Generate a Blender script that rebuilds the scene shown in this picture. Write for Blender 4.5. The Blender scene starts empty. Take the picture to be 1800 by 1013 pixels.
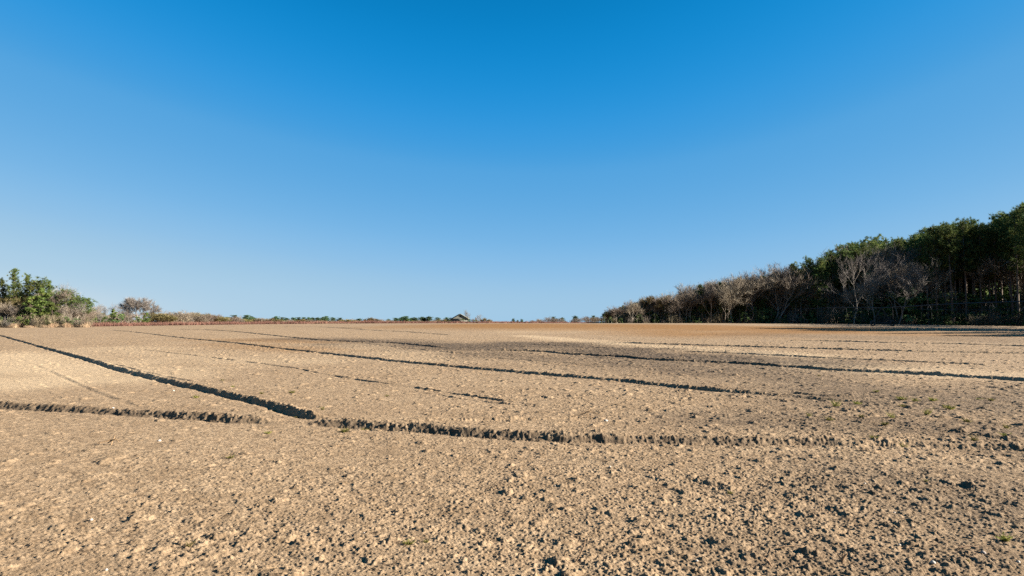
import bpy, math, random
import numpy as np

# ------------------------------------------------------------------ camera, sky, sun, exposure
W, H, F = 1800.0, 1013.0, 1200.0          # photograph's size and focal length in its own pixels
HORIZ = 572.0                             # row of the true horizon
SUN_AZ, SUN_EL = 98.0, 21.5               # clockwise from the view direction, above the horizon
EYE = 1.7
EXPOSURE = 2.4
SC = bpy.context.scene
COL = SC.collection

cam = bpy.data.cameras.new("camera")
cam.sensor_width = 36.0
cam.lens = 36.0 * F / W
cam.clip_start = 0.1
cam.clip_end = 30000.0
cam_o = bpy.data.objects.new("camera", cam)
COL.objects.link(cam_o)
PITCH = math.atan((HORIZ - H / 2) / F)
cam_o.location = (0, 0, EYE)
cam_o.rotation_euler = (math.pi / 2 + PITCH, 0, 0)
SC.camera = cam_o

world = bpy.data.worlds.new("World")
SC.world = world
world.use_nodes = True
wn, wl = world.node_tree.nodes, world.node_tree.links
sky = wn.new("ShaderNodeTexSky")
sky.sky_type = 'NISHITA'
sky.sun_disc = False
sky.sun_elevation = math.radians(SUN_EL)
sky.sun_rotation = math.radians(SUN_AZ)
sky.altitude = 100.0
sky.air_density = 1.0
sky.dust_density = 0.0
sky.ozone_density = 3.0
# the sky's own brightness read off as the deep polarised blue of the photograph
sep = wn.new("ShaderNodeSeparateColor")
wl.new(sky.outputs[0], sep.inputs[0])
sc_ = wn.new("ShaderNodeMath"); sc_.operation = 'MULTIPLY'; sc_.inputs[1].default_value = 0.09 / 1.6
wl.new(sep.outputs[1], sc_.inputs[0])
rmp = wn.new("ShaderNodeValToRGB")
STOPS = [(.10, (.001, .12, .32)), (.147, (.002, .220, .575)), (.177, (.010, .272, .672)), (.209, (.036, .322, .735)), (.247, (.080, .360, .725)), (.36, (.19, .472, .795)),
         (.45, (.285, .535, .795)), (.52, (.36, .58, .775)), (.58, (.40, .61, .79)), (.68, (.47, .65, .79)), (.95, (.85, .85, .80)), (1.6, (1.9, 1.75, 1.45))]
els = rmp.color_ramp.elements
rmp.color_ramp.interpolation = 'B_SPLINE'
half = lambda c: (*[v / 2 for v in c], 1)
els[0].position = STOPS[0][0] / 1.6; els[0].color = half(STOPS[0][1])
els[1].position = 1.0; els[1].color = half(STOPS[-1][1])
for p_, c_ in STOPS[1:-1]:
    e_ = els.new(p_ / 1.6); e_.color = half(c_)
wl.new(sc_.outputs[0], rmp.inputs[0])
gain = wn.new("ShaderNodeVectorMath"); gain.operation = 'SCALE'
gain.inputs["Scale"].default_value = 20.0 / 2 ** EXPOSURE
wl.new(rmp.outputs[0], gain.inputs[0])
wl.new(gain.outputs[0], wn["Background"].inputs["Color"])
wn["Background"].inputs["Strength"].default_value = 0.1

sun = bpy.data.lights.new("sun", 'SUN')
sun.energy = 5.0
sun.angle = math.radians(0.5)
sun.color = (1.0, 0.93, 0.83)
sun_o = bpy.data.objects.new("sun", sun)
COL.objects.link(sun_o)
from mathutils import Vector
_s = Vector((math.cos(math.radians(SUN_EL)) * math.sin(math.radians(SUN_AZ)),
             math.cos(math.radians(SUN_EL)) * math.cos(math.radians(SUN_AZ)), math.sin(math.radians(SUN_EL))))
sun_o.rotation_euler = _s.to_track_quat('Z', 'Y').to_euler()
sun_o.location = (60, 0, 60)

SC.view_settings.view_transform = 'Standard'
SC.view_settings.look = 'None'
SC.view_settings.gamma = 1.0
SC.view_settings.exposure = EXPOSURE
SC.cycles.use_denoising = False          # the soil's own grain is finer than the denoiser keeps

# ------------------------------------------------------------------ noise
def _hash(ix, iy, seed):
    h = (ix.astype(np.int64) * 374761393 + iy.astype(np.int64) * 668265263 + seed * 1442695041) & 0xFFFFFFFF
    h = ((h ^ (h >> 13)) * 1274126177) & 0xFFFFFFFF
    h = ((h ^ (h >> 16)) * 2246822519) & 0xFFFFFFFF
    return (h ^ (h >> 15)) & 0xFFFFFFFF
def h01(ix, iy, seed):
    return _hash(ix, iy, seed).astype(np.float32) / np.float32(4294967295.0)
def vnoise(x, y, seed):
    xf, yf = np.floor(x), np.floor(y)
    ix, iy = xf.astype(np.int64), yf.astype(np.int64)
    fx, fy = (x - xf).astype(np.float32), (y - yf).astype(np.float32)
    fx, fy = fx * fx * (3 - 2 * fx), fy * fy * (3 - 2 * fy)
    a, b = h01(ix, iy, seed), h01(ix + 1, iy, seed)
    c, d = h01(ix, iy + 1, seed), h01(ix + 1, iy + 1, seed)
    return (a + (b - a) * fx) * (1 - fy) + (c + (d - c) * fx) * fy
def fbm(x, y, seed, octv=4):
    out, amp, tot = 0, 1.0, 0.0
    for k in range(octv):
        out = out + amp * vnoise(x * 2 ** k, y * 2 ** k, seed + 17 * k)
        tot += amp
        amp *= 0.5
    return out / tot
def clods(x, y, cell, seed, fill, squash=True):
    """lumps of soil: one per cell where the draw falls under FILL, radius up to half a cell; returns 0..1 heights"""
    u, v = x / cell, y / cell
    bx, by = np.floor(u - 0.5).astype(np.int64), np.floor(v - 0.5).astype(np.int64)
    out = np.zeros(x.shape, np.float32)
    for dx in (0, 1):
        for dy in (0, 1):
            ix, iy = bx + dx, by + dy
            q = _hash(ix, iy, seed)
            px = ix + (q & 1023) / 1023.0
            py = iy + ((q >> 10) & 1023) / 1023.0
            rr = ((q >> 20) & 63) / 63.0
            ok = ((q >> 26) & 63) / 63.0
            rad = 0.20 + 0.30 * rr
            ang = rr * 17.0 + ok * 9.0
            ca, sa = np.cos(ang), np.sin(ang)
            ex, ey = (u - px), (v - py)
            e1, e2 = ex * ca + ey * sa, (-ex * sa + ey * ca) * 1.5
            d2 = (e1 * e1 + e2 * e2) / (rad * rad)
            f = fill if np.isscalar(fill) else fill
            b = np.where(ok < f, np.sqrt(np.clip(1 - d2, 0, 1)) * (0.35 + 0.65 * rr), 0)
            out = np.maximum(out, b.astype(np.float32))
    return out

# ------------------------------------------------------------------ the lie of the land
_Z0 = 2.62 * math.exp(-(15 ** 2 / (2 * 128 ** 2) + 185 ** 2 / (2 * 88 ** 2)))
def terr(x, y):
    z = 2.62 * np.exp(-((x - 15) ** 2 / (2 * 128 ** 2) + (y - 185) ** 2 / (2 * 88 ** 2))) - _Z0
    z = z + 0.22 * (np.sin(x * 0.045 + 1.0) * np.sin(y * 0.06 + 0.4) - math.sin(1.0) * math.sin(0.4)) * np.clip(np.hypot(x, y) / 60, 0, 1) * np.clip(1.6 - y / 150, 0, 1)
    return z
def ground_at(px, py, far=400.0):
    """the point of the ground seen at a pixel of the photograph"""
    cx, cy = px - W / 2, H / 2 - py
    d = np.array([cx, F * math.cos(PITCH) - cy * math.sin(PITCH), F * math.sin(PITCH) + cy * math.cos(PITCH)])
    d = d / d[1]
    t = 2.0
    while t < far:
        if EYE + d[2] * t < float(terr(d[0] * t, t)):
            lo, hi = t - max(0.3, t * 0.01), t
            for _ in range(30):
                m = (lo + hi) / 2
                if EYE + d[2] * m < float(terr(d[0] * m, m)): hi = m
                else: lo = m
            return np.array([d[0] * hi, hi])
        t += max(0.3, t * 0.01)
    return np.array([d[0] * 175.0, 175.0])
def zt(x, y): return float(terr(x, y))
def x_at(px, depth): return (px - W / 2) / F * depth
def z_at(py, depth): return EYE + (HORIZ - py) / F * depth

# ------------------------------------------------------------------ mesh helpers and custom properties
def tag(o, label=None, cat=None, group=None, kind=None):
    if label: o["label"] = label
    if cat: o["category"] = cat
    if group: o["group"] = group
    if kind: o["kind"] = kind
    return o
def mesh_np(name, V, faces, mat, n=None, smooth=False):
    """faces: array (m, k) of one polygon size, or a list of such arrays"""
    me = bpy.data.meshes.new(name)
    fl = faces if isinstance(faces, list) else [faces]
    fl = [f for f in fl if len(f)]
    V = np.asarray(V, np.float32)
    loops = np.concatenate([f.reshape(-1) for f in fl]).astype(np.int32)
    sizes = np.concatenate([np.full(len(f), f.shape[1]) for f in fl])
    starts = np.concatenate([[0], np.cumsum(sizes)[:-1]]).astype(np.int32)
    me.vertices.add(len(V)); me.vertices.foreach_set("co", V.reshape(-1))
    me.loops.add(len(loops)); me.loops.foreach_set("vertex_index", loops)
    me.polygons.add(len(starts)); me.polygons.foreach_set("loop_start", starts)
    if smooth: me.polygons.foreach_set("use_smooth", np.ones(len(starts), bool))
    me.update(calc_edges=True)
    if mat: me.materials.append(mat)
    return me
class MB:
    """collects tubes, blades and boxes; build() links them as ONE mesh object"""
    def __init__(s): s.V, s.T, s.Q, s.n = [], [], [], 0
    def add(s, V, tris=None, quads=None):
        V = np.asarray(V, np.float32).reshape(-1, 3)
        s.V.append(V)
        if tris is not None and len(tris): s.T.append(np.asarray(tris, np.int64).reshape(-1, 3) + s.n)
        if quads is not None and len(quads): s.Q.append(np.asarray(quads, np.int64).reshape(-1, 4) + s.n)
        s.n += len(V)
    def tube(s, pts, rads, k=5):
        pts = np.asarray(pts, float); m = len(pts)
        V = []
        for i in range(m):
            d = pts[min(i + 1, m - 1)] - pts[max(i - 1, 0)]
            d = d / (np.linalg.norm(d) + 1e-9)
            a = np.cross(d, [0.31, 0.95, 0.05] if abs(d[1]) < 0.9 else [1, 0, 0.1]); a /= np.linalg.norm(a) + 1e-9
            b = np.cross(d, a)
            for j in range(k):
                t = 2 * math.pi * j / k
                V.append(pts[i] + rads[i] * (math.cos(t) * a + math.sin(t) * b))
        Q = [[i * k + j, i * k + (j + 1) % k, (i + 1) * k + (j + 1) % k, (i + 1) * k + j] for i in range(m - 1) for j in range(k)]
        s.add(V, None, Q)
    def blades(s, P, D, L, Wd, rng):
        """thin pointed blades from points P along unit directions D"""
        P, D = np.asarray(P, float), np.asarray(D, float)
        R = rng.normal(size=D.shape)
        S = np.cross(D, R); S /= np.linalg.norm(S, axis=1, keepdims=True) + 1e-9
        L = np.broadcast_to(np.asarray(L, float), (len(P),))[:, None]; Wd = np.broadcast_to(np.asarray(Wd, float), (len(P),))[:, None]
        A, B, C = P - S * Wd / 2, P + S * Wd / 2, P + D * L
        V = np.stack([A, B, C], 1).reshape(-1, 3)
        s.add(V, np.arange(len(V)).reshape(-1, 3))
    def leaves(s, P, N, size, rng):
        """small quads at P whose normals lean to N"""
        P, N = np.asarray(P, float), np.asarray(N, float)
        N = N / (np.linalg.norm(N, axis=1, keepdims=True) + 1e-9)
        T = np.cross(N, rng.normal(size=N.shape)); T /= np.linalg.norm(T, axis=1, keepdims=True) + 1e-9
        B = np.cross(N, T)
        z = np.broadcast_to(np.asarray(size, float), (len(P),))[:, None]
        V = np.stack([P - T * z * .6, P - B * z * .35, P + T * z * .6, P + B * z * .35], 1).reshape(-1, 3)
        s.add(V, None, np.arange(len(V)).reshape(-1, 4))
    def box(s, c, h, rz=0.0):
        c, h = np.asarray(c, float), np.asarray(h, float)
        V = np.array([[x, y, z] for x in (-1, 1) for y in (-1, 1) for z in (-1, 1)], float) * h
        ca, sa = math.cos(rz), math.sin(rz)
        V = np.stack([V[:, 0] * ca - V[:, 1] * sa, V[:, 0] * sa + V[:, 1] * ca, V[:, 2]], 1) + c
        s.add(V, None, [[0, 1, 3, 2], [4, 6, 7, 5], [0, 4, 5, 1], [2, 3, 7, 6], [0, 2, 6, 4], [1, 5, 7, 3]])
    def mesh(s, name, mat, smooth=False):
        return mesh_np(name, np.concatenate(s.V), [np.concatenate(q) for q in (s.T, s.Q) if q], mat, smooth=smooth)
    def build(s, name, mat, parent=None, smooth=False):
        o = bpy.data.objects.new(name, s.mesh(name, mat, smooth))
        COL.objects.link(o)
        if parent is not None: o.parent = parent
        return o
def empty(name, loc, rz=0.0, sc=1.0):
    o = bpy.data.objects.new(name, None)
    o.location = loc; o.rotation_euler = (0, 0, rz); o.scale = (sc,) * 3 if np.isscalar(sc) else sc
    o.empty_display_size = 0.3
    COL.objects.link(o)
    return o

# ------------------------------------------------------------------ materials
def mat_new(name):
    m = bpy.data.materials.new(name); m.use_nodes = True
    nt = m.node_tree
    return m, nt.nodes, nt.links, nt.nodes["Principled BSDF"]
def mat_var(name, c1, c2, scale, rough=0.85, c3=None, transl=0.0, spec=0.2, rand=True):
    """two colours mixed by noise over the surface and by the object's own random number"""
    m, N, L, P = mat_new(name)
    tc = N.new("ShaderNodeTexCoord")
    nz = N.new("ShaderNodeTexNoise"); nz.inputs["Scale"].default_value = scale; nz.inputs["Detail"].default_value = 3
    L.new(tc.outputs["Object"], nz.inputs["Vector"])
    rp = N.new("ShaderNodeValToRGB")
    rp.color_ramp.elements[0].position = 0.32; rp.color_ramp.elements[1].position = 0.68
    rp.color_ramp.elements[0].color = (*c1, 1); rp.color_ramp.elements[1].color = (*c2, 1)
    if c3:
        e = rp.color_ramp.elements.new(0.5); e.color = (*c3, 1)
    L.new(nz.outputs["Fac"], rp.inputs[0])
    out = rp.outputs[0]
    if rand:
        oi = N.new("ShaderNodeObjectInfo")
        mr = N.new("ShaderNodeMapRange"); mr.inputs["To Min"].default_value = 0.72; mr.inputs["To Max"].default_value = 1.28
        L.new(oi.outputs["Random"], mr.inputs[0])
        hv = N.new("ShaderNodeHueSaturation")
        mh = N.new("ShaderNodeMapRange"); mh.inputs["To Min"].default_value = 0.485; mh.inputs["To Max"].default_value = 0.515
        L.new(oi.outputs["Random"], mh.inputs[0])
        L.new(mr.outputs[0], hv.inputs["Value"]); L.new(mh.outputs[0], hv.inputs["Hue"]); L.new(out, hv.inputs["Color"])
        out = hv.outputs[0]
    L.new(out, P.inputs["Base Color"])
    P.inputs["Roughness"].default_value = rough
    P.inputs["Specular IOR Level"].default_value = spec
    if transl > 0:
        tb = N.new("ShaderNodeBsdfTranslucent"); L.new(out, tb.inputs["Color"])
        mx = N.new("ShaderNodeMixShader"); mx.inputs[0].default_value = transl
        L.new(P.outputs[0], mx.inputs[1]); L.new(tb.outputs[0], mx.inputs[2])
        L.new(mx.outputs[0], N["Material Output"].inputs["Surface"])
    return m
M = dict(
    needles=mat_var("pine_needles", (0.048, 0.072, 0.018), (0.15, 0.155, 0.038), 0.5, c3=(0.055, 0.078, 0.02), transl=0.25),
    needles_blue=mat_var("far_pine_needles", (0.04, 0.075, 0.035), (0.07, 0.11, 0.05), 0.4, transl=0.2),
    cedar=mat_var("cedar_leaves", (0.028, 0.052, 0.010), (0.11, 0.125, 0.025), 0.7, c3=(0.06, 0.088, 0.018), transl=0.2),
    shrubg=mat_var("shrub_leaves", (0.042, 0.072, 0.024), (0.10, 0.13, 0.04), 0.7, transl=0.2),
    bark=mat_var("pine_bark", (0.07, 0.05, 0.04), (0.15, 0.11, 0.085), 1.5),
    pale=mat_var("pale_bark", (0.12, 0.10, 0.08), (0.27, 0.225, 0.18), 1.2),
    twig=mat_var("twigs_brown", (0.105, 0.082, 0.060), (0.19, 0.15, 0.11), 0.6),
    twig_grey=mat_var("twigs_grey", (0.075, 0.064, 0.054), (0.155, 0.13, 0.11), 0.6),
    twig_tan=mat_var("twigs_tan", (0.10, 0.076, 0.048), (0.18, 0.14, 0.09), 0.6),
    bud=mat_var("buds_olive", (0.085, 0.07, 0.026), (0.16, 0.125, 0.055), 0.7, transl=0.2),
    tan=mat_var("dry_grass", (0.22, 0.14, 0.08), (0.36, 0.27, 0.16), 0.8, transl=0.2),
    red=mat_var("red_sorrel", (0.125, 0.068, 0.045), (0.21, 0.118, 0.075), 0.15, c3=(0.165, 0.086, 0.057), transl=0.2),
    weed=mat_var("weed_leaves", (0.075, 0.078, 0.016), (0.17, 0.15, 0.034), 9.0, transl=0.3),
    stem=mat_var("dry_stem", (0.10, 0.06, 0.035), (0.28, 0.18, 0.10), 12.0),
    stone=mat_var("white_stone", (0.20, 0.17, 0.14), (0.36, 0.33, 0.29), 14.0),
    steel=mat_var("galvanised_steel", (0.012, 0.013, 0.014), (0.022, 0.023, 0.025), 0.8, rough=0.8),
    rubber=mat_var("tyre_rubber", (0.02, 0.02, 0.02), (0.04, 0.04, 0.04), 3.0),
    plank=mat_var("weathered_planks", (0.10, 0.10, 0.082), (0.19, 0.19, 0.16), 1.4),
    roof=mat_var("rusty_roof", (0.07, 0.07, 0.055), (0.15, 0.14, 0.10), 0.9),
    dark=mat_var("dark_opening", (0.012, 0.012, 0.012), (0.03, 0.028, 0.025), 1.0),
)

# ------------------------------------------------------------------ the field
# ridges left by the plough: (pixels of the photograph through which they run, height, width)
RIDGES = [
    ([(-60, 580), (0, 590), (60, 607), (150, 632), (200, 648), (280, 668), (350, 684), (440, 705), (500, 722), (540, 733), (578, 737)], 0.079, 0.21),
    ([(-900, 676), (-400, 694), (-80, 711), (0, 715), (130, 722), (300, 732), (420, 740), (492, 742)], 0.074, 0.20),
    ([(530, 745), (640, 750), (760, 757), (860, 766), (980, 772), (1120, 775)], 0.078, 0.20),
    ([(1070, 774), (1180, 776), (1300, 778), (1420, 777), (1500, 779)], 0.060, 0.19),
    ([(190, 581), (300, 592), (400, 602), (500, 614), (620, 627), (700, 636), (800, 645), (900, 654), (1000, 662), (1100, 671), (1200, 682), (1300, 690), (1400, 698), (1500, 706), (1560, 710), (1640, 716), (1720, 722)], 0.060, 0.23),
    ([(300, 579), (380, 581), (480, 590), (560, 598), (640, 602), (700, 604), (800, 614)], 0.063, 0.28),
    ([(836, 617), (900, 617), (960, 619), (1000, 623), (1080, 627), (1150, 633), (1250, 637), (1350, 643), (1450, 650), (1550, 655), (1650, 660), (1800, 670), (1880, 676), (2200, 696), (2600, 720)], 0.066, 0.26),
    ([(230, 612), (330, 624), (430, 636), (520, 648), (580, 660), (660, 672), (760, 686), (850, 700), (920, 709), (990, 717)], 0.027, 0.10),
    ([(1060, 602), (1150, 605), (1250, 608), (1350, 611), (1450, 614), (1600, 618), (1800, 622), (1900, 625), (2400, 638)], 0.068, 0.35),
    ([(1360, 599), (1450, 600), (1560, 603), (1680, 605), (1800, 609), (1900, 612), (2300, 619)], 0.068, 0.35),
    ([(1190, 618), (1300, 622), (1400, 627), (1480, 631), (1600, 636), (1760, 643)], 0.048, 0.25),
    ([(560, 575), (640, 580), (720, 584), (800, 590)], 0.058, 0.35),
    ([(470, 573), (560, 575), (640, 578)], 0.048, 0.35),
    ([(60, 640), (140, 676), (210, 704), (270, 722)], 0.014, 0.14),
    ([(200, 640), (280, 660), (350, 672)], 0.024, 0.14),
    ([(560, 736), (660, 741), (780, 740), (900, 738), (1000, 736), (1100, 732)], 0.027, 0.14),
    ([(1380, 690), (1450, 696), (1520, 698)], 0.029, 0.14),
    ([(1440, 778), (1560, 781), (1700, 787), (1880, 792), (2300, 800), (2900, 806)], 0.038, 0.19),
    ([(740, 690), (850, 706), (960, 716)], 0.015, 0.11),
    ([(640, 604), (740, 615), (840, 624)], 0.029, 0.21),
    ([(850, 628), (960, 636), (1060, 642), (1150, 645)], 0.024, 0.21),
    ([(930, 606), (1000, 609), (1080, 613)], 0.029, 0.28),
]
LIGHT_BANDS = [([(930, 591), (1000, 597), (1100, 606), (1200, 612), (1300, 619), (1420, 626)], 2.6, .9),
               ([(1400, 640), (1500, 646), (1650, 652), (1850, 662)], 3.2, .7),
               ([(950, 583), (1080, 580), (1200, 583)], 7.0, .5),
               ([(0, 625), (70, 640), (110, 668)], 4.5, 1.0),
               ([(600, 600), (760, 632)], 2.5, .35),
               ([(180, 612), (330, 628), (520, 636)], 3.5, .5)]
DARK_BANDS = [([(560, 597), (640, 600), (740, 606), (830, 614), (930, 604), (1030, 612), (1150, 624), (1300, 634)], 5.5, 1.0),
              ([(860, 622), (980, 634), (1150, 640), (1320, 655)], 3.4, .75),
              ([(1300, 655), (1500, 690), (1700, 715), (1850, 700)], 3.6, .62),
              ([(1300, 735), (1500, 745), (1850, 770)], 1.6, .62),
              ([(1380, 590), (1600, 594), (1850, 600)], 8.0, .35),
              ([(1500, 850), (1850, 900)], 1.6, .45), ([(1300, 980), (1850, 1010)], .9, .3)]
ORANGE_BANDS = [([(860, 571), (1000, 572), (1150, 574), (1300, 576), (1430, 584)], 22.0, 1.0),
                ([(440, 598), (560, 601)], 5.0, .5), ([(400, 606), (560, 618)], 3.0, .35)]
ROUGH_BANDS = [([(1100, 700), (1300, 725), (1500, 735), (1850, 745)], 3.0, 1.0), ([(1000, 840), (1300, 870), (1850, 900)], 2.4, .8),
               ([(400, 960), (900, 985), (1400, 990), (1850, 980)], 1.2, .7), ([(1500, 660), (1850, 700)], 5., .5)]
SMOOTH_BANDS = [([(0, 625), (70, 645), (110, 675)], 5.0, 1.0), ([(0, 740), (250, 760), (420, 800)], 1.6, .5), ([(250, 610), (500, 640)], 4., .5)]

def line_pts(px, wob=0.0, seed=1):
    P = [ground_at(a, b) for a, b in px]
    out = []                                             # a smooth line through the points
    for i in range(len(P) - 1):
        p0, p1, p2, p3 = P[max(i - 1, 0)], P[i], P[i + 1], P[min(i + 2, len(P) - 1)]
        for k in range(3):
            t = k / 3.0
            q = 0.5 * ((2 * p1) + (-p0 + p2) * t + (2 * p0 - 5 * p1 + 4 * p2 - p3) * t * t + (-p0 + 3 * p1 - 3 * p2 + p3) * t ** 3)
            out.append(q)
    out.append(P[-1])
    return np.array(out)
def line_field(x, y, pts, reach):
    """signed distance to a line (positive on its far side) and the position along it, for the points within REACH"""
    lo, hi = pts.min(0) - reach, pts.max(0) + reach
    idx = np.nonzero((x > lo[0]) & (x < hi[0]) & (y > lo[1]) & (y < hi[1]))[0]
    best = np.full(len(idx), 1e9, np.float32); sgn = np.ones(len(idx), np.float32); along = np.zeros(len(idx), np.float32)
    X, Y = x[idx], y[idx]
    acc = 0.0
    for a, b in zip(pts[:-1], pts[1:]):
        d = b - a; Ln = float(np.hypot(*d))
        if Ln < 1e-6: continue
        l2, h2 = np.minimum(a, b) - reach, np.maximum(a, b) + reach
        k = np.nonzero((X > l2[0]) & (X < h2[0]) & (Y > l2[1]) & (Y < h2[1]))[0]
        rx, ry = X[k] - a[0], Y[k] - a[1]
        t = np.clip((rx * d[0] + ry * d[1]) / Ln ** 2, 0, 1)
        ex, ey = rx - t * d[0], ry - t * d[1]
        dd = np.hypot(ex, ey)
        m = dd < best[k]
        kk = k[m]
        best[kk] = dd[m]
        sgn[kk] = np.where((d[0] * ry - d[1] * rx)[m] > 0, 1, -1)
        along[kk] = acc + t[m] * Ln
        acc += Ln
    ok = best < reach
    return idx[ok], (best * sgn)[ok], along[ok], acc
def band_field(x, y, bands, seed):
    out = np.zeros(len(x), np.float32)
    for i, (px, wd, amt) in enumerate(bands):
        idx, s, al, tot = line_field(x, y, line_pts(px), wd * 2.2)
        n = fbm(x[idx] / wd * 1.3, y[idx] / wd * 1.3, seed + i, 4)
        q = np.abs(s) / wd + (n - .5) * 1.3
        v = amt * np.clip(1.25 - q, 0, 1) ** 1.3
        out[idx] = np.maximum(out[idx], v)
    return out

def build_field():
    # rings of one sheet: fine where the camera can see, coarse behind it and towards the horizon
    th = np.concatenate([np.linspace(-math.radians(43), math.radians(43), 1250), np.radians(np.linspace(43, 68, 150)[1:]), np.radians(np.linspace(68, 292, 90)[1:]), np.radians(np.linspace(292, 317, 150)[1:-1])])
    r = [0.25, .6, 1.1, 1.6, 2.1, 2.6, 3.0]
    while r[-1] < 300: r.append(r[-1] * 1.0018)
    while r[-1] < 9000: r.append(r[-1] * 1.06)
    r = np.array(r)
    nr, nt = len(r), len(th)
    R, T = np.meshgrid(r, th, indexing='ij')
    R, T = R.ravel(), T.ravel()
    jit = np.where(R < 300, R * 0.0006, 0)
    rng = np.random.default_rng(5)
    R = R + jit * rng.uniform(-1, 1, len(R))
    x, y = (R * np.sin(T)).astype(np.float64), (R * np.cos(T)).astype(np.float64)
    z = terr(x, y).astype(np.float32)
    near = np.nonzero((R < 320) & (np.abs(((T + math.pi) % (2 * math.pi)) - math.pi) < math.radians(70)))[0]
    X, Y = x[near], y[near]
    Z = np.zeros(len(near), np.float32)
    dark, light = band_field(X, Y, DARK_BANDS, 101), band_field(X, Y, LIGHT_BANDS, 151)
    orange = band_field(X, Y, ORANGE_BANDS, 201)
    rough = band_field(X, Y, ROUGH_BANDS, 251) - .8 * band_field(X, Y, SMOOTH_BANDS, 301)
    patch = fbm(X / 3.1, Y / 3.1, 7, 3)
    patch = .45 * patch + .55 * fbm(X / .75, Y / .75, 8, 3)
    amt = np.clip(.42 + .30 * dark + .10 * np.clip(X / np.maximum(Y, 4) / .75, -1, 1) + 0.42 * rough + (patch - .5) * 2.0, .06, 1.35).astype(np.float32)
    # crumbs along the ridges, then the ridges themselves
    crumb = np.zeros(len(near), np.float32); ridge_dark = np.zeros(len(near), np.float32)
    for i, (px, hgt, wd) in enumerate(RIDGES):
        pts = line_pts(px)
        reach = wd * 3.2
        idx, s, al, tot = line_field(X, Y, pts, reach)
        if not len(idx): continue
        s = s + (vnoise(al / (wd * 1.6), al * 0 + i, 401) - .5) * wd * .30 + (fbm(X[idx] / (wd * .5), Y[idx] / (wd * .5), 402, 2) - .5) * wd * .30
        ends = np.clip(np.minimum(al, tot - al) / ((min(tot * .02, .35) if i in (0, 1, 2) else tot * .05) + wd), 0, 1)
        gap = np.clip((vnoise(al / (wd * 5.), al * 0 + i, 403) - .16) * 4, 0.25, 1) if hgt < .034 else np.clip((vnoise(al / (wd * 9.), al * 0 + i, 404)) * 9, .7, 1)
        hh = hgt * (.8 + .4 * vnoise(al / (wd * 2.2), al * 0 + i, 405)) * ends * gap
        soft = 1.35 if i in (1, 2, 3) else 1.0
        Z[idx] += hh * (np.exp(-((s - .45 * wd * soft) / (.48 * wd * soft)) ** 2) - .7 * np.exp(-((s + .40 * wd * soft) / (.40 * wd * soft)) ** 2))
        if i in (1, 2, 3): ridge_dark[idx] = np.maximum(ridge_dark[idx], ends * gap * np.exp(-((s + .08 * wd) / (wd * .62)) ** 2))  # the near ridges get a darker soil colour along their line
        crumb[idx] = np.maximum(crumb[idx], ends * gap * np.exp(-((s - .1 * wd) / (wd * .7)) ** 2) * min(1, hgt / .09))
    fill = np.clip(.16 + .42 * amt, 0, .95)
    X0, Y0 = X, Y
    X = X0 + (fbm(X0 / .09, Y0 / .09, 61, 3) - .5) * .10; Y = Y0 + (fbm(X0 / .09, Y0 / .09, 62, 3) - .5) * .10
    big = clods(X, Y, .44, 11, np.clip((fill - .40) * .45, 0.01, .4))
    mid = clods(X, Y, .19, 12, fill * .32)
    mid2 = clods(X + 3.3, Y + 1.7, .105, 13, fill * .42)
    X, Y = X0, Y0
    small = clods(X, Y, .056, 14, np.clip(fill + .15, 0, .9))
    small2 = clods(X - 2, Y + 6, .042, 24, np.clip(fill + .1, 0, .9))
    X = X0 + (fbm(X0 / .07, Y0 / .07, 63, 3) - .5) * .09; Y = Y0 + (fbm(X0 / .07, Y0 / .07, 64, 3) - .5) * .09
    tall = clods(X * 1.1 + 13, Y - 5, .30, 41, np.clip(.07 + .10 * rough + .25 * np.clip((Y - 12) / 25, 0, 1) + .12 * dark, 0, .5))
    tall2 = clods(X * .9 + 3, Y - 15, .17, 42, np.clip(.10 + .10 * rough + .2 * np.clip((Y - 10) / 25, 0, 1) + .12 * dark, 0, .5))
    X, Y = X0, Y0
    tiny = clods(X + 7, Y - 3, .027, 18, .75)
    lump = clods(X * .8 + 9, Y + 4, .13, 15, np.clip(crumb * 1.0, 0, .8))
    lump2 = clods(X + 5, Y * .9, .07, 16, np.clip(crumb * 1.3, 0, .8))
    fine = fbm(X / .07, Y / .07, 17, 3) - .5
    fine2 = fbm(X / .24, Y / .24, 27, 3) - .5
    wave = fbm(X / .8, Y / .8, 19, 3) - .5
    a = math.radians(-38)                                    # the way the cultivator went
    tu, tv = X * math.cos(a) + Y * math.sin(a), -X * math.sin(a) + Y * math.cos(a)
    tine = fbm(tu / 2.6, tv / .26, 23, 3) - .5
    lvl = .5 + .6 * amt
    Z += (.034 * big + .022 * mid + .015 * mid2) * lvl + (.0115 * small + .010 * small2) * (.7 + .35 * amt) + .010 * tiny
    Z += (.036 * np.clip(tall - .35, 0, 1) / .65 + .030 * np.clip(tall2 - .3, 0, 1) / .7) * (.6 + .4 * np.clip(Y / 22, 0, 2.0))
    Z += .026 * lump * crumb + .030 * lump2 * crumb + .022 * small * crumb
    Z += .014 * fine * lvl + .020 * fine2 * lvl + .022 * wave * (.4 + .6 * amt) + .018 * tine
    far = np.clip((np.hypot(X, Y) - 230) / 60, 0, 1)
    Z *= (1 - far)
    z[near] += Z
    i, j = np.meshgrid(np.arange(nr - 1), np.arange(nt), indexing='ij')
    j2 = (j + 1) % nt
    Q = np.stack([i * nt + j, i * nt + j2, (i + 1) * nt + j2, (i + 1) * nt + j], -1).reshape(-1, 4)[:, ::-1]
    V = np.stack([x, y, z], 1)
    V = np.concatenate([V, [[0, 0, float(terr(0.0, 0.0))]]])
    fan = np.array([[len(V) - 1, (k + 1) % nt, k] for k in range(nt)])
    me = mesh_np("field", V, [fan, Q], None)
    C = np.zeros((len(V), 4), np.float32); C[:, 3] = 1
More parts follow.
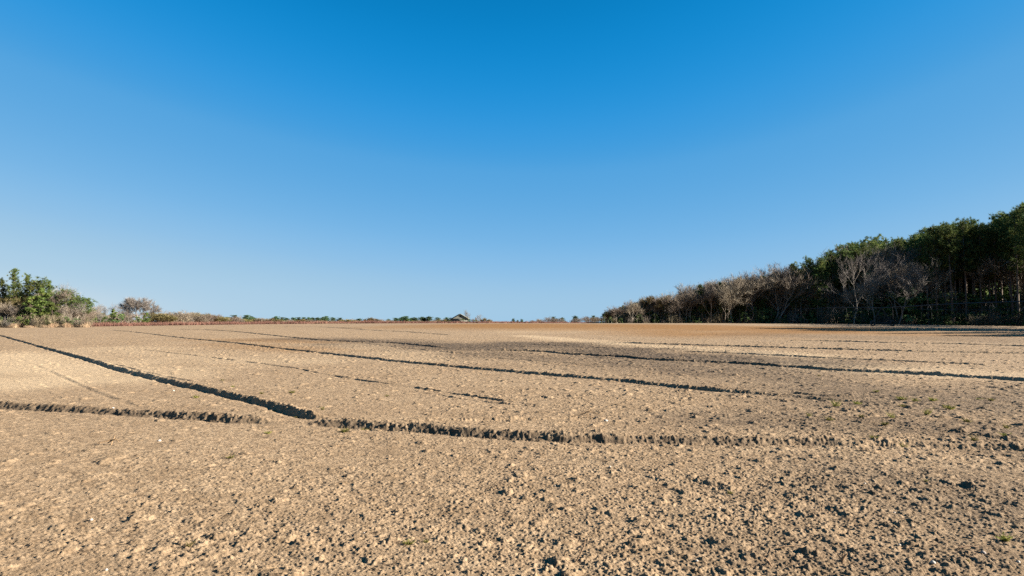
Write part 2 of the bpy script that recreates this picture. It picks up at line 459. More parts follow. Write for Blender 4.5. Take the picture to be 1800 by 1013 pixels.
    C[near, 0] = np.clip(np.maximum(dark, .75 * ridge_dark), 0, 1); C[near, 1] = np.clip(orange, 0, 1); C[near, 2] = np.clip(light, 0, 1)
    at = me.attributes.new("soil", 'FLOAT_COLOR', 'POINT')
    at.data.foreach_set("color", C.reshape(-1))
    m, N, L, P = mat_new("sandy_soil")
    av = N.new("ShaderNodeAttribute"); av.attribute_name = "soil"
    sx = N.new("ShaderNodeSeparateColor"); L.new(av.outputs["Color"], sx.inputs[0])
    geo = N.new("ShaderNodeNewGeometry")
    def noise(scale, detail=4, rgh=.6):
        n = N.new("ShaderNodeTexNoise"); n.inputs["Scale"].default_value = scale; n.inputs["Detail"].default_value = detail; n.inputs["Roughness"].default_value = rgh
        L.new(geo.outputs["Position"], n.inputs["Vector"]); return n.outputs["Fac"]
    def mix(fac, a_, b_):
        x_ = N.new("ShaderNodeMix"); x_.data_type = 'RGBA'
        for sock, v in ((x_.inputs[0], fac), (x_.inputs[6], a_), (x_.inputs[7], b_)):
            if isinstance(v, tuple): sock.default_value = (*v, 1)
            elif isinstance(v, float): sock.default_value = v
            else: L.new(v, sock)
        return x_.outputs[2]
    def ramp(v, lo, hi):
        q = N.new("ShaderNodeMapRange"); q.inputs[1].default_value = lo; q.inputs[2].default_value = hi; q.clamp = True
        L.new(v, q.inputs[0]); return q.outputs[0]
    c = mix(ramp(noise(.35), .35, .65), SAND_A, SAND_B)
    c = mix(ramp(noise(9.0, 5, .75), .42, .62), c, SAND_C)             # grains and crumbs of their own colour
    c = mix(ramp(noise(70.0, 3, .8), .60, .72), c, SAND_D)
    c = mix(ramp(noise(150.0, 2, .8), .60, .70), c, SAND_S)
    c = mix(ramp(noise(24.0, 4, .8), .60, .72), c, SAND_S)
    c = mix(ramp(noise(7.0, 3, .7), .60, .68), c, SAND_S)
    c = mix(ramp(noise(1.1, 4, .7), .52, .75), c, SAND_C)
    c = mix(sx.outputs[2], c, SAND_L)
    c = mix(sx.outputs[1], c, SAND_O)
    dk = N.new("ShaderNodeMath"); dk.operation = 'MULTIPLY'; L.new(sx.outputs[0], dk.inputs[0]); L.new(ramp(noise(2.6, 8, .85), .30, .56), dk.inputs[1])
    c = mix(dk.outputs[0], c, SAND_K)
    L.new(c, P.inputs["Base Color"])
    P.inputs["Roughness"].default_value = .95; P.inputs["Specular IOR Level"].default_value = .1
    bp = N.new("ShaderNodeBump"); bp.inputs["Strength"].default_value = .8; bp.inputs["Distance"].default_value = .016
    L.new(noise(60.0, 5, .8), bp.inputs["Height"]); L.new(bp.outputs[0], P.inputs["Normal"])
    me.materials.append(m)
    o = bpy.data.objects.new("field", me)
    COL.objects.link(o)
    tag(o, "ploughed sandy field with clods and dark furrow ridges", "field", kind="structure")
    return o
SAND_A, SAND_B = (.212, .146, .087), (.252, .178, .108)
SAND_C, SAND_D = (.140, .094, .054), (.30, .23, .15)
SAND_S = (.080, .054, .032)                              # dark specks scattered through the sand colour
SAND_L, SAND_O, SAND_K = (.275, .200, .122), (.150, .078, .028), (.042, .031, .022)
FIELD = build_field()
# heights of the finished ground, for what stands on it
from mathutils.bvhtree import BVHTree
def ground_z(x, y): return zt(x, y)

# ------------------------------------------------------------------ trees: each kind is built once or a few times, at its real size, then copied
def unit(v): v = np.asarray(v, float); return v / (np.linalg.norm(v) + 1e-9)
def make_bare(seed, h=12.0, spread=.9, clear=.22, up=.55, twigs=2600, tw=.045, stems=1, thick=.013):
    """leafless broadleaf: returns (wood MB, twig MB)"""
    rng = np.random.default_rng(seed)
    wood, tip = MB(), MB()
    ends = []
    def grow(p, d, ln, r, lev):
        n = 3
        pts, rad = [p], [r]
        q, dd = p.copy(), d.copy()
        for i in range(n):
            dd = unit(dd + rng.normal(0, .13, 3) + np.array([0, 0, .10 * up]))
            q = q + dd * ln / n
            pts.append(q.copy()); rad.append(r * (1 - .42 * (i + 1) / n))
        if r > .012 * h / 12:
            wood.tube(pts, rad, 6 if lev == 0 else (4 if lev == 1 else 3))
        ends.extend([(a, dd, lev) for a in pts[1:]])
        if lev >= 4 or ln < .35: return
        kids = int(rng.integers(3, 5)) if lev < 3 else int(rng.integers(2, 4))
        az0 = rng.uniform(0, 6.28)
        for k in range(kids):
            t = 1.0 if k == 0 else rng.uniform(.45, 1.0)
            base = pts[1] + (pts[-1] - pts[1]) * t if k else pts[-1]
            az = az0 + 6.28 * k / kids + rng.uniform(-.4, .4)
            side = unit(np.cross(dd, [.3, .9, .2])); side2 = np.cross(dd, side)
            w = spread * (rng.uniform(.45, 1.0)) * (0.35 if k == 0 else 1)
            nd = unit(dd + w * (math.cos(az) * side + math.sin(az) * side2) + np.array([0, 0, .22 * up]))
            grow(base, nd, ln * rng.uniform(.62, .84), r * (.62 if k == 0 else .48), lev + 1)
    for s in range(stems):
        off = np.array([rng.uniform(-.4, .4), rng.uniform(-.4, .4), 0]) * (stems > 1)
        d0 = unit([rng.normal(0, .05 + .12 * (stems > 1)), rng.normal(0, .05 + .12 * (stems > 1)), 1])
        grow(off + np.array([0, 0, -.3]), d0, h * clear + h * .10, thick * h * (1 if stems == 1 else .6), 0)
    P = np.array([e[0] for e in ends]); D = np.array([e[1] for e in ends]); Lv = np.array([e[2] for e in ends])
    k = rng.choice(np.nonzero(Lv >= 2)[0], twigs)
    dirs = D[k] + rng.normal(0, .55, (twigs, 3)) + np.array([0, 0, .35 * up])
    dirs /= np.linalg.norm(dirs, axis=1, keepdims=True)
    pos = P[k] + rng.normal(0, .10, (twigs, 3))
    tip.blades(pos, dirs, rng.uniform(.35, 1.15, twigs) * h / 12, tw * rng.uniform(.6, 1.3, twigs), rng)
    sc = h / max(1.0, max(v[:, 2].max() for v in tip.V))
    for mb in (wood, tip): mb.V = [v * sc for v in mb.V]
    return wood, tip
def make_pine(seed, h=24.0, base=.5, wid=.16, dens=1.0, conic=.5, tuft=.66, nb=15, limb_up=.35):
    """pine with a bare lower trunk, ragged limbs and round tufts of needles: returns (trunk MB, needles MB)"""
    rng = np.random.default_rng(seed)
    wood, ndl = MB(), MB()
    lean = rng.normal(0, .012, 2)
    zz = np.linspace(-.4, h * .97, 9)
    pts = [[lean[0] * z + .12 * math.sin(z * .21 + seed), lean[1] * z + .12 * math.cos(z * .17 + seed), z] for z in zz]
    wood.tube(pts, [.0125 * h * (1 - .82 * max(0, z) / h) for z in zz], 7)
    def ax(z): return np.array([np.interp(z, zz, [p[0] for p in pts]), np.interp(z, zz, [p[1] for p in pts]), z])
    z = h * base
    T = []
    side = rng.uniform(0, 6.28)
    while z < h * .985:
        f = (z - h * base) / (h * (1 - base))
        env = (min(1, .45 + 1.9 * f) if f < .3 else 1) * (1 - f) ** conic * wid * h + .25
        for k in range(int(rng.integers(3, 6))):
            az = rng.uniform(0, 6.28)
            ln = env * rng.uniform(.45, 1.12) * (1 + .25 * math.cos(az - side))
            if rng.random() > .9 * dens + .12: continue
            up = limb_up + .5 * f + rng.normal(0, .12)
            d = unit([math.cos(az), math.sin(az), up])
            p0 = ax(z); pm = p0 + d * ln * .6 + np.array([0, 0, -.04 * ln]); p1 = p0 + d * ln + np.array([0, 0, .10 * ln])
            wood.tube([p0, pm, p1], [.028 * ln ** .5 * h / 24 + .015, .022, .010], 3)
            for t in np.linspace(.35 if ln > 1.4 else .55, 1.0, max(2, int(2.6 * ln * dens))):
                q = p0 + (p1 - p0) * t + rng.normal(0, .10 + .16 * t * min(1, ln / 2), 3)
                T.append((q, unit(d * .7 + np.array([0, 0, .75]) + rng.normal(0, .25, 3))))
                if rng.random() < .55: T.append((q + rng.normal(0, .34, 3) * np.array([1, 1, .6]), unit(d * .6 + np.array([0, 0, .8]))))
        z += h * (1 - base) * rng.uniform(.038, .062)
    for k in range(4): T.append((ax(h * .97) + np.array([0, 0, .12 * k]), np.array([0, 0, 1.0])))
    P = np.repeat(np.array([t[0] for t in T]), nb, 0); A = np.repeat(np.array([t[1] for t in T]), nb, 0)
    D = A * .55 + rng.normal(0, .62, A.shape); D /= np.linalg.norm(D, axis=1, keepdims=True)
    ndl.blades(P, D, tuft * rng.uniform(.65, 1.15, len(P)), tuft * .15, rng)
    return wood, ndl
def make_cedar(seed, h=6.0, wid=.36, n=4200, leaf=.16, clumps=46, conic=.8):
    """dense evergreen bush or young tree of many leaf-sized faces held in clumps round a stem"""
    rng = np.random.default_rng(seed)
    wood, lf = MB(), MB()
    wood.tube([[0, 0, -.2], [.05, .02, h * .5], [0, 0, h * .92]], [.03 * h * .5, .02 * h * .5, .01], 5)
    C, Rr = [], []
    for k in range(clumps):
        f = rng.uniform(.06, .97)
        env = wid * h * (1 - f) ** conic * (.55 + .45 * min(1, f * 5)) + .10
        az = rng.uniform(0, 6.28); rr = env * rng.uniform(.35, 1.05)
        c = np.array([math.cos(az) * rr, math.sin(az) * rr, f * h])
        C.append(c); Rr.append(.10 * h * rng.uniform(.55, 1.15) * (1 - .45 * f))
        if k % 2 == 0: wood.tube([[0, 0, max(.1, f * h - .3 * rr)], c], [.02, .008], 3)
    C, Rr = np.array(C), np.array(Rr)
    k = rng.integers(0, clumps, n)
    v = rng.normal(size=(n, 3)); v /= np.linalg.norm(v, axis=1, keepdims=True)
    pos = C[k] + v * (Rr[k] * rng.uniform(.3, 1.1, n) ** .6)[:, None] * np.array([1.15, 1.15, .8])
    pos[:, 2] = np.maximum(pos[:, 2], .03)
    lf.leaves(pos, v + np.array([0, 0, .4]) + rng.normal(0, .5, v.shape), leaf * rng.uniform(.6, 1.3, n), rng)
    return wood, lf
def make_brush(seed, h=2.5, wid=1.2, stems=46, twigs=900, tw=.03):
    """leafless thicket of thin upright stems"""
    rng = np.random.default_rng(seed)
    wood, tip = MB(), MB()
    P, D = [], []
    for k in range(stems):
        b = np.array([rng.normal(0, wid * .5), rng.normal(0, wid * .4), -.1])
        d = unit([rng.normal(0, .28), rng.normal(0, .28), 1]); ln = h * rng.uniform(.5, 1.0)
        m = b + d * ln * .5; e = m + unit(d + rng.normal(0, .3, 3)) * ln * .5
        wood.tube([b, m, e], [.018, .012, .006], 3)
        for t in np.linspace(.3, 1, 6): P.append(b + (e - b) * t); D.append(d)
    P, D = np.array(P), np.array(D)
    k = rng.integers(0, len(P), twigs)
    d = D[k] + rng.normal(0, .6, (twigs, 3)); d /= np.linalg.norm(d, axis=1, keepdims=True)
    tip.blades(P[k], d, rng.uniform(.3, .9, twigs), tw * rng.uniform(.6, 1.3, twigs), rng)
    return wood, tip

def proto(fn, m1, m2, n1, n2, **kw):
    a, b = fn(**kw)
    hh = max(v[:, 2].max() for v in b.V)
    return dict(a=a, b=b, ma=M[m1], mb=M[m2], na=n1, nb=n2, h=float(hh), me=None)
def P_bare(seed, m2="twig", m1="pale", **kw): return proto(make_bare, m1, m2, "trunk", "crown", seed=seed, **kw)
def P_pine(seed, m2="needles", **kw): return proto(make_pine, "bark", m2, "trunk", "crown", seed=seed, **kw)
def P_cedar(seed, m2="cedar", **kw): return proto(make_cedar, "bark", m2, "stem", "foliage", seed=seed, **kw)
def P_brush(seed, m2="twig", **kw): return proto(make_brush, "twig_tan", m2, "stem", "twigs", seed=seed, **kw)

PR = dict(
    pine=[P_pine(31, h=26, base=.50, wid=.15), P_pine(32, h=25, base=.56, wid=.17, conic=.6), P_pine(33, h=27, base=.46, wid=.14, dens=.9), P_pine(34, h=24, base=.52, wid=.17, conic=.45), P_pine(35, h=26, base=.58, wid=.16)],
    pine_low=[P_pine(41, h=16, base=.22, wid=.2, conic=.7, tuft=.6), P_pine(42, h=15, base=.28, wid=.22, conic=.6, tuft=.6)],
    young=[P_pine(51, h=11, base=.18, wid=.17, conic=.95, dens=1.0, tuft=.46, nb=18, limb_up=1.0), P_pine(52, h=10, base=.18, wid=.19, conic=.85, dens=1.0, tuft=.46, nb=18, limb_up=1.1)],
    flat=[P_pine(61, h=8, base=.52, wid=.33, conic=.35, tuft=.45, nb=12, limb_up=.2), P_pine(62, h=8.5, base=.4, wid=.30, conic=.4, tuft=.45, nb=12, limb_up=.25)],
    far_pine=[P_pine(71, h=14, base=.30, wid=.24, conic=.45, tuft=.9, m2="needles_blue", nb=12), P_pine(72, h=13, base=.2, wid=.27, conic=.4, tuft=.9, m2="needles_blue", nb=12), P_pine(73, h=15, base=.38, wid=.24, conic=.5, tuft=.9, m2="needles_blue", nb=12)],
    bare=[P_bare(11, "twig", h=13, spread=.9, twigs=5600, tw=.030), P_bare(12, "twig", h=12, spread=1.0, twigs=5600, clear=.18, tw=.030), P_bare(13, "twig_tan", h=12, spread=.8, twigs=5200, tw=.030), P_bare(14, "twig", h=11, spread=1.0, twigs=5600, clear=.14, stems=2, tw=.030)],
    wisp=[P_bare(15, "twig_grey", m1="twig_grey", h=13, spread=.8, twigs=3000, tw=.026, clear=.26, thick=.009), P_bare(16, "twig_grey", m1="twig_grey", h=13, spread=.95, twigs=3600, tw=.026, clear=.2, thick=.009), P_bare(17, "twig_grey", m1="twig_grey", h=12, spread=.6, twigs=1600, tw=.024, up=.9, thick=.009)],
    roundbare=[P_bare(18, "twig_grey", h=11, spread=1.0, twigs=9000, tw=.034, clear=.14, up=.55)],
    olive=[P_bare(19, "bud", h=10, spread=1.0, twigs=3600, tw=.07, clear=.15), P_bare(20, "bud", h=9, spread=1.05, twigs=3600, tw=.07, clear=.12)],
    paletrunk=[P_bare(21, "twig_grey", h=8, spread=.6, twigs=1000, tw=.03, clear=.34), P_bare(22, "twig", h=7, spread=.65, twigs=1000, tw=.03, clear=.3, stems=2)],
    cedar=[P_cedar(81, h=6), P_cedar(82, h=5.5, wid=.42, conic=.6), P_cedar(83, h=6.5, wid=.32, conic=.9)],
    shrub=[P_cedar(84, "shrubg", h=3.2, wid=.55, n=2600, conic=.45, leaf=.13), P_cedar(85, "shrubg", h=2.8, wid=.62, n=2600, conic=.4, leaf=.13)],
    brush=[P_brush(91, "twig_tan"), P_brush(92, "twig_tan", h=2.2), P_brush(93, "twig_grey", h=2.8, wid=1.5)],
)
RNG = random.Random(4)
def plant(kind, name, px, depth, ytop=None, h=None, label=None, cat="tree", group=None, var=None, wide=1.0, z=None):
    pr = PR[kind][RNG.randrange(len(PR[kind])) if var is None else var]
    x = x_at(px, depth)
    z0 = zt(x, depth) if z is None else z
    if h is None: h = max(.6, z_at(ytop, depth) - z0)
    s = h / pr['h']
    root = empty(name, (x, depth, z0 - .03), RNG.uniform(0, 6.28), (s * wide, s * wide, s))
    tag(root, label, cat, group)
    if pr['me'] is None:
        pr['me'] = (pr['a'].mesh(pr['na'], pr['ma']), pr['b'].mesh(pr['nb'], pr['mb']))
    for me, nm in zip(pr['me'], (pr['na'], pr['nb'])):
        o = bpy.data.objects.new(nm, me); COL.objects.link(o); o.parent = root
    return root
class Mass:
    """many copies of the kinds above run together into one mesh: a wood that reads as one mass"""
    def __init__(s): s.parts = {}
    def add(s, kind, x, y, h, wide=1.0, var=None):
        pr = PR[kind][RNG.randrange(len(PR[kind])) if var is None else var]
        k = h / pr['h']; a = RNG.uniform(0, 6.28); z0 = zt(x, y) - .03
        for mb, mt in ((pr['a'], pr['ma']), (pr['b'], pr['mb'])):
            V = np.concatenate(mb.V) * np.array([k * wide, k * wide, k])
            V = np.stack([V[:, 0] * math.cos(a) - V[:, 1] * math.sin(a) + x, V[:, 0] * math.sin(a) + V[:, 1] * math.cos(a) + y, V[:, 2] + z0], 1)
            p = s.parts.setdefault(mt.name, dict(m=mt, V=[], T=[], Q=[], n=0))
            p['V'].append(V.astype(np.float32))
            for f in mb.T: p['T'].append(f + p['n'])
            for f in mb.Q: p['Q'].append(f + p['n'])
            p['n'] += len(V)
    def build(s, name, label):
        V, T, Q, mi, n, mats = [], [], [], [], 0, []
        Tm, Qm = [], []
        for i, p in enumerate(s.parts.values()):
            V += p['V']; mats.append(p['m'])
            for f in p['T']: T.append(f + n); Tm.append(np.full(len(f), i))
            for f in p['Q']: Q.append(f + n); Qm.append(np.full(len(f), i))
            n += p['n']
        me = mesh_np(name, np.concatenate(V), [np.concatenate(T), np.concatenate(Q)], None)
        for m in mats: me.materials.append(m)
        me.polygons.foreach_set("material_index", np.concatenate(Tm + Qm).astype(np.int32))
        o = bpy.data.objects.new(name, me); COL.objects.link(o)
        return tag(o, label, name, kind="stuff")
ORD = "first second third fourth fifth sixth seventh eighth ninth tenth eleventh twelfth thirteenth fourteenth fifteenth sixteenth seventeenth eighteenth nineteenth twentieth".split()
ORD += ["twenty-" + w for w in ORD[:9]] + ["thirtieth"] + ["thirty-" + w for w in ORD[:9]] + ["fortieth"] + ["forty-" + w for w in ORD[:9]]

# ------------------------------------------------------------------ the wood on the right
OUT = [(1040, 566), (1060, 556), (1075, 545), (1100, 531), (1130, 524), (1160, 520), (1200, 510), (1250, 491), (1290, 484), (1320, 478), (1360, 472), (1390, 465), (1420, 455), (1450, 444), (1480, 430), (1540, 412), (1560, 415), (1600, 410), (1640, 395), (1690, 380), (1730, 387), (1760, 372), (1790, 355), (1830, 350), (1900, 345), (2300, 330)]
def outline(px): return float(np.interp(px, [p[0] for p in OUT], [p[1] for p in OUT]))
def edge_depth(px): return float(np.interp(px, [1050, 1130, 1250, 1400, 1800, 2000], [172, 176, 180, 180, 171, 165]))
def wood():
    # front row, tree by tree
    front = []
    px = 1062.0
    while px < 1820:
        f = (px - 1060) / 740
        step = RNG.uniform(6, 11) if px < 1640 else RNG.uniform(9, 17)
        d = edge_depth(px) + RNG.uniform(-2, 5)
        if px < 1400: kind = RNG.choices(["bare", "wisp", "olive", "pine_low"], [7, 1.5, 1, .6])[0]
        elif px < 1640: kind = RNG.choices(["bare", "wisp", "pine", "pine_low"], [4, 1.5, 4, 1])[0]
        else: kind = RNG.choices(["pine", "bare"], [9, .3])[0]
        top = outline(px)
        k = RNG.uniform(.86, 1.02) if kind != "bare" or px < 1400 else RNG.uniform(.5, .8)
        base = 571.0
        yt = base - (base - top) * k * (1.13 if px < 1460 and kind in ('bare', 'wisp', 'olive') else 1.0)
        front.append((px, d, kind, yt))
        px += step
    names = dict(bare=("bare_tree", "leafless brown tree"), wisp=("bare_tree", "thin grey leafless tree"),
                 olive=("budding_tree", "olive tinged budding tree"), pine_low=("bushy_pine", "bushy low branched pine"),
                 pine=("tall_pine", "tall bare trunked pine"))
    cnt = {}
    for px, d, kind, yt in front: cnt[kind] = cnt.get(kind, 0) + 1
    seen = {}
    for px, d, kind, yt in front:
        nm, lb = names[kind]
        i = seen.get(kind, 0); seen[kind] = i + 1
        plant(kind, nm, px, d, ytop=yt, label="%s at the wood's front edge, %s of its kind from the left" % (lb, ORD[i]), group="front trees of the right-hand wood", wide=1.35 if kind in ("bare", "olive") else 1.0)
    # the trees that stand out
    plant("wisp", "bare_tree", 1578, 160, ytop=452, label="pale grey leafless tree standing out before the dark pines, widest spread", group="front trees of the right-hand wood", var=1, wide=1.25)
    plant("wisp", "bare_tree", 1500, 166, ytop=436, label="tall pale leafless tree left of the widest spreading grey one", group="front trees of the right-hand wood", var=0, wide=1.1)
    plant("wisp", "bare_tree", 1535, 163, ytop=470, label="dim grey leafless tree between the two pale ones before the pines", group="front trees of the right-hand wood", var=1, wide=1.2)
    # low growth along the foot of the wood
    lo = 0
    px = 1065.0
    while px < 1815:
        d = edge_depth(px) - RNG.uniform(1, 4)
        hh = RNG.uniform(1.8, 5.0) * (1 if px > 1300 else .6)
        if RNG.random() < .55:
            plant("shrub", "edge_shrub", px, d, h=hh, label="dark green shrub at the foot of the wood, %s from the left" % ORD[lo], cat="shrub", group="shrubs along the foot of the wood")
            lo += 1
        else:
            plant("brush", "thicket", px, d, h=hh * 1.1, label="leafless thicket at the foot of the right-hand wood, among the dark shrubs", cat="thicket", group="thickets along the foot of the wood")
        px += RNG.uniform(9, 17)
    # the depth of the wood behind them, and its unseen flank that shades the field
    m = Mass()
    for row in range(1, 7):
        px = 1066.0 + row * 5
        while px < 1840:
            d = edge_depth(px) + row * 6 + RNG.uniform(-2, 2)
            if px < 1390: kind = RNG.choices(["bare", "olive", "pine_low", "cedar"], [7, .5, 1.2, .6])[0]
            elif px < 1560: kind = RNG.choices(["bare", "pine"], [2, 5])[0]
            else: kind = "pine"
            top = outline(px) + RNG.uniform(-3, 14)
            h = max(1.5, z_at(top, d) - zt(x_at(px, d), d))
            m.add(kind, x_at(px, d), d, (h * RNG.uniform(.86, 1.0) if kind != "cedar" else h * .5) * (1.04 if px > 1420 else max(.9, 1.12 - .04 * row)))
            px += RNG.uniform(9, 17) * (1 if px > 1400 else .85)
        px = 1070
        while px < 1840:                                      # understorey
            d = edge_depth(px) + row * 5
            m.add(RNG.choice(["cedar", "cedar", "brush", "shrub"]), x_at(px, d), d, RNG.uniform(.35, .7) * max(2, z_at(outline(px), d) - .5) * (.55 if px > 1600 and row < 4 else 1), 1.2)
            px += RNG.uniform(9, 16)
    for k in range(34):
        m.add("pine", RNG.uniform(142, 200), RNG.uniform(172, 235), RNG.uniform(25, 31))
    for k in range(26):
        m.add("pine", RNG.uniform(136, 195), RNG.uniform(157, 173), RNG.uniform(26, 30))
    for (x, y, h) in [(121, 156, 28), (118, 151, 28), (131, 160, 29), (127, 153, 29), (122, 146, 24), (118, 139, 25), (112, 132, 24), (109, 124, 25), (106, 117, 24), (105, 108, 26), (104, 99, 26), (103, 92, 28), (104, 85, 29), (103, 78, 28), (104, 68, 27), (106, 62, 26), (104, 56, 27), (107, 46, 24)]:
        for q in range(4):
            m.add("pine", x + q * 8 + RNG.uniform(-1, 1), y + RNG.uniform(-3, 3), h + RNG.uniform(-2, 1) + q * .8, 1.1)
            if q % 2: m.add("cedar", x + q * 6 + 2, y + RNG.uniform(-3, 3), RNG.uniform(5, 9), 1.2)
    m.build("woodland", "dark interior of the pine and hardwood forest behind its front trees")
wood()

# ------------------------------------------------------------------ the copse on the left
def copse():
    g = "trees and bushes of the left-hand copse"
    T = [  # kind, name, px, top, depth, variant, wide, label, category
        ("young", "young_pine", 25, 469, 146, 0, 1.0, "tallest spiky young pine of the copse, its leader highest of all", "tree"),
        ("young", "young_pine", 4, 486, 148, 1, 1.1, "spiky young pine cut by the left edge of the photo, beside the tallest one", "tree"),
        ("young", "young_pine", 47, 477, 147, 1, .95, "second tallest spiky young pine, just right of the tallest one", "tree"),
        ("young", "young_pine", 86, 488, 147, 1, .8, "spiky dark young pine poking up at the right of the copse's green top", "tree"),
        ("young", "young_pine", -18, 478, 150, 0, 1.0, "spiky young pine half outside the photo at the copse's left end", "tree"),
        ("flat", "flat_topped_pine", 64, 485, 148, 0, .9, "pine with a rounded flat dark crown between the spiky young pines", "tree"),
        ("pine_low", "bushy_pine", 34, 496, 150, 0, 1.0, "bushy green pine behind the tallest spiky young pine", "tree"),
        ("pine_low", "bushy_pine", 12, 500, 151, 1, 1.1, "bushy green pine at the copse's left end behind grey brush", "tree"),
        ("cedar", "cedar_tree", 74, 505, 141, 0, 1.0, "brightest green dense cedar in the middle of the copse", "tree"),
        ("cedar", "cedar_tree", 56, 520, 139, 1, 1.0, "low green cedar left of the brightest green one", "tree"),
        ("cedar", "cedar_tree", 92, 532, 139, 1, .9, "low green cedar right of the brightest green one", "tree"),
        ("flat", "flat_topped_pine", 116, 505, 145, 1, 1.05, "dark layered pine right of the brown leafless crowns", "tree"),
        ("flat", "flat_topped_pine", 130, 517, 147, 0, .8, "small dark layered pine between the two larger layered ones", "tree"),
        ("flat", "flat_topped_pine", 150, 519, 146, 0, 1.0, "flat layered pine leaning out at the copse's right end", "tree"),
        ("bare", "bare_tree", 99, 503, 144, 0, .9, "brown leafless tree between the green cedars and the layered pine", "tree"),
        ("bare", "bare_tree", 84, 500, 149, 1, .8, "brown leafless tree behind the spiky dark young pine", "tree"),
        ("wisp", "bare_tree", 112, 489, 150, 2, .8, "wispy grey leafless tree whose twigs stand up behind the layered pine", "tree"),
        ("wisp", "bare_tree", 131, 499, 150, 2, .7, "thin grey leafless tree with one twig standing clear at right", "tree"),
        ("paletrunk", "pale_trunked_tree", 21, 528, 138, 0, .9, "small leafless tree with a white trunk before the grey brush", "tree"),
        ("paletrunk", "pale_trunked_tree", 27, 532, 139, 1, 1.0, "leafless tree with two pale leaning stems beside the white trunk", "tree"),
        ("paletrunk", "pale_trunked_tree", 108, 531, 139, 1, 1.1, "leafless pale stemmed tree left of the tallest pale stem", "tree"),
        ("paletrunk", "pale_trunked_tree", 126, 528, 140, 0, 1.1, "leafless tree with the tallest pale stem below the layered pine", "tree"),
        ("paletrunk", "pale_trunked_tree", 145, 527, 141, 0, 1.0, "leafless pale tree, outermost stem at the copse's right end", "tree"),
        ("bare", "bare_tree", 119, 530, 144, 3, 1.0, "low brown leafless tree behind the pale stems", "tree"),
        ("bare", "bare_tree", 140, 532, 145, 1, 1.0, "low brown leafless tree behind the outermost pale stem", "tree"),
        ("bare", "bare_tree", 6, 524, 140, 3, 1.3, "grey brown leafless tangle at the copse's left end", "tree"),
        ("bare", "bare_tree", 40, 530, 142, 2, 1.0, "tan leafless tree between the pale stems and the green cedars", "tree"),
        ("bare", "bare_tree", 156, 538, 150, 3, 1.0, "low brown leafless bush tailing off right of the copse", "tree"),
        ("olive", "budding_tree", 36, 515, 146, 0, .8, "olive green budding tree under the tallest young pine", "tree"),
        ("olive", "budding_tree", 10, 512, 146, 1, .9, "olive green budding tree at the copse's left end", "tree"),
    ]
    for kind, nm, px, top, d, v, wd, lb, ct in T:
        plant(kind, nm, px, d, ytop=top, var=v, wide=wd * (1.45 if kind in ('bare', 'cedar', 'olive', 'flat') else 1.0), label=lb, cat=ct, group=g)
    i = 0
    for px in range(-12, 158, 8):
        plant("brush", "thicket", px + RNG.uniform(-3, 3), 137 + RNG.uniform(-1, 4), h=RNG.uniform(1.6, 3.2), label="brown thicket along the foot of the left copse, %s from the left" % ORD[i], cat="thicket", group="thickets along the foot of the copse")
        i += 1
    for k, (px, top) in enumerate([(118, 556), (134, 558), (60, 552), (2, 556), (30, 560)]):
        plant("shrub", "edge_shrub", px, 137.5, ytop=top, label="green shrub at the foot of the left copse, %s planted clump" % ORD[k] if False else
              ["yellow green shrub left of the tallest pale stem", "yellow green shrub right of the tallest pale stem", "dark shrub under the green cedars of the copse", "low green shrub at the photo's left edge", "low shrub below the white trunk"][k], cat="shrub", group="shrubs of the left copse")
    # behind: the rest of the copse
    m = Mass()
    for k in range(110):
        px = RNG.uniform(-60, 150) if k < 80 else RNG.uniform(-260, -40); d = RNG.uniform(148, 166)
        top = float(np.interp(px, [-60, 60, 90, 160], [508, 510, 516, 545]))
        m.add(RNG.choice(["bare", "bare", "pine_low", "cedar", "brush", "shrub"]), x_at(px, d), d, (z_at(top, d) - 1.2) * RNG.uniform(.45, 1), 1.4)
    m.build("undergrowth", "tangled trees and bushes filling the copse behind its front row")
    # tan grass at the foot of the copse, and the strip of red sorrel beyond the field
    rng = np.random.default_rng(9)
    b = MB(); n = 9000
    px = rng.uniform(-60, 158, n); d = 136.2 + rng.uniform(-1, 2.5, n) + 1.2 * np.sin(px * .2)
    x = (px - W / 2) / F * d
    P = np.stack([x, d, terr(x, d) - .03], 1); D = np.stack([rng.normal(0, .3, n), rng.normal(0, .3, n), np.ones(n)], 1); D /= np.linalg.norm(D, axis=1, keepdims=True)
    b.blades(P, D, (.5 + 1.1 * vnoise(px * .13, px * 0, 5)) * rng.uniform(.5, 1, n), .05, rng)
    tag(b.build("dry_grass", M['tan']), "tall tan dry grass along the foot of the left copse", "grass", kind="stuff")
    b = MB(); n = 60000
    px = np.concatenate([rng.uniform(145, 700, n // 2), rng.uniform(600, 1190, n - n // 2)]); d = rng.uniform(0, 1, n)
    d = np.interp(px, [145, 300, 600, 900, 1190], [168, 176, 186, 196, 200]) + d * 16
    x = (px - W / 2) / F * d
    P = np.stack([x, d, terr(x, d) - .03], 1); D = np.stack([rng.normal(0, .35, n), rng.normal(0, .35, n), np.ones(n)], 1); D /= np.linalg.norm(D, axis=1, keepdims=True)
    hh = np.interp(px, [145, 320, 700, 900, 1190], [1.35, 1.15, .9, .7, .35])
    hh = hh * (.65 + .7 * vnoise(px * .11, d * .3, 71))
    b.blades(P, D, hh * rng.uniform(.5, 1.1, n), .10, rng)
    tag(b.build("red_sorrel", M['red']), "strip of red brown sorrel along the far edge of the field", "ground cover", kind="stuff")
copse()

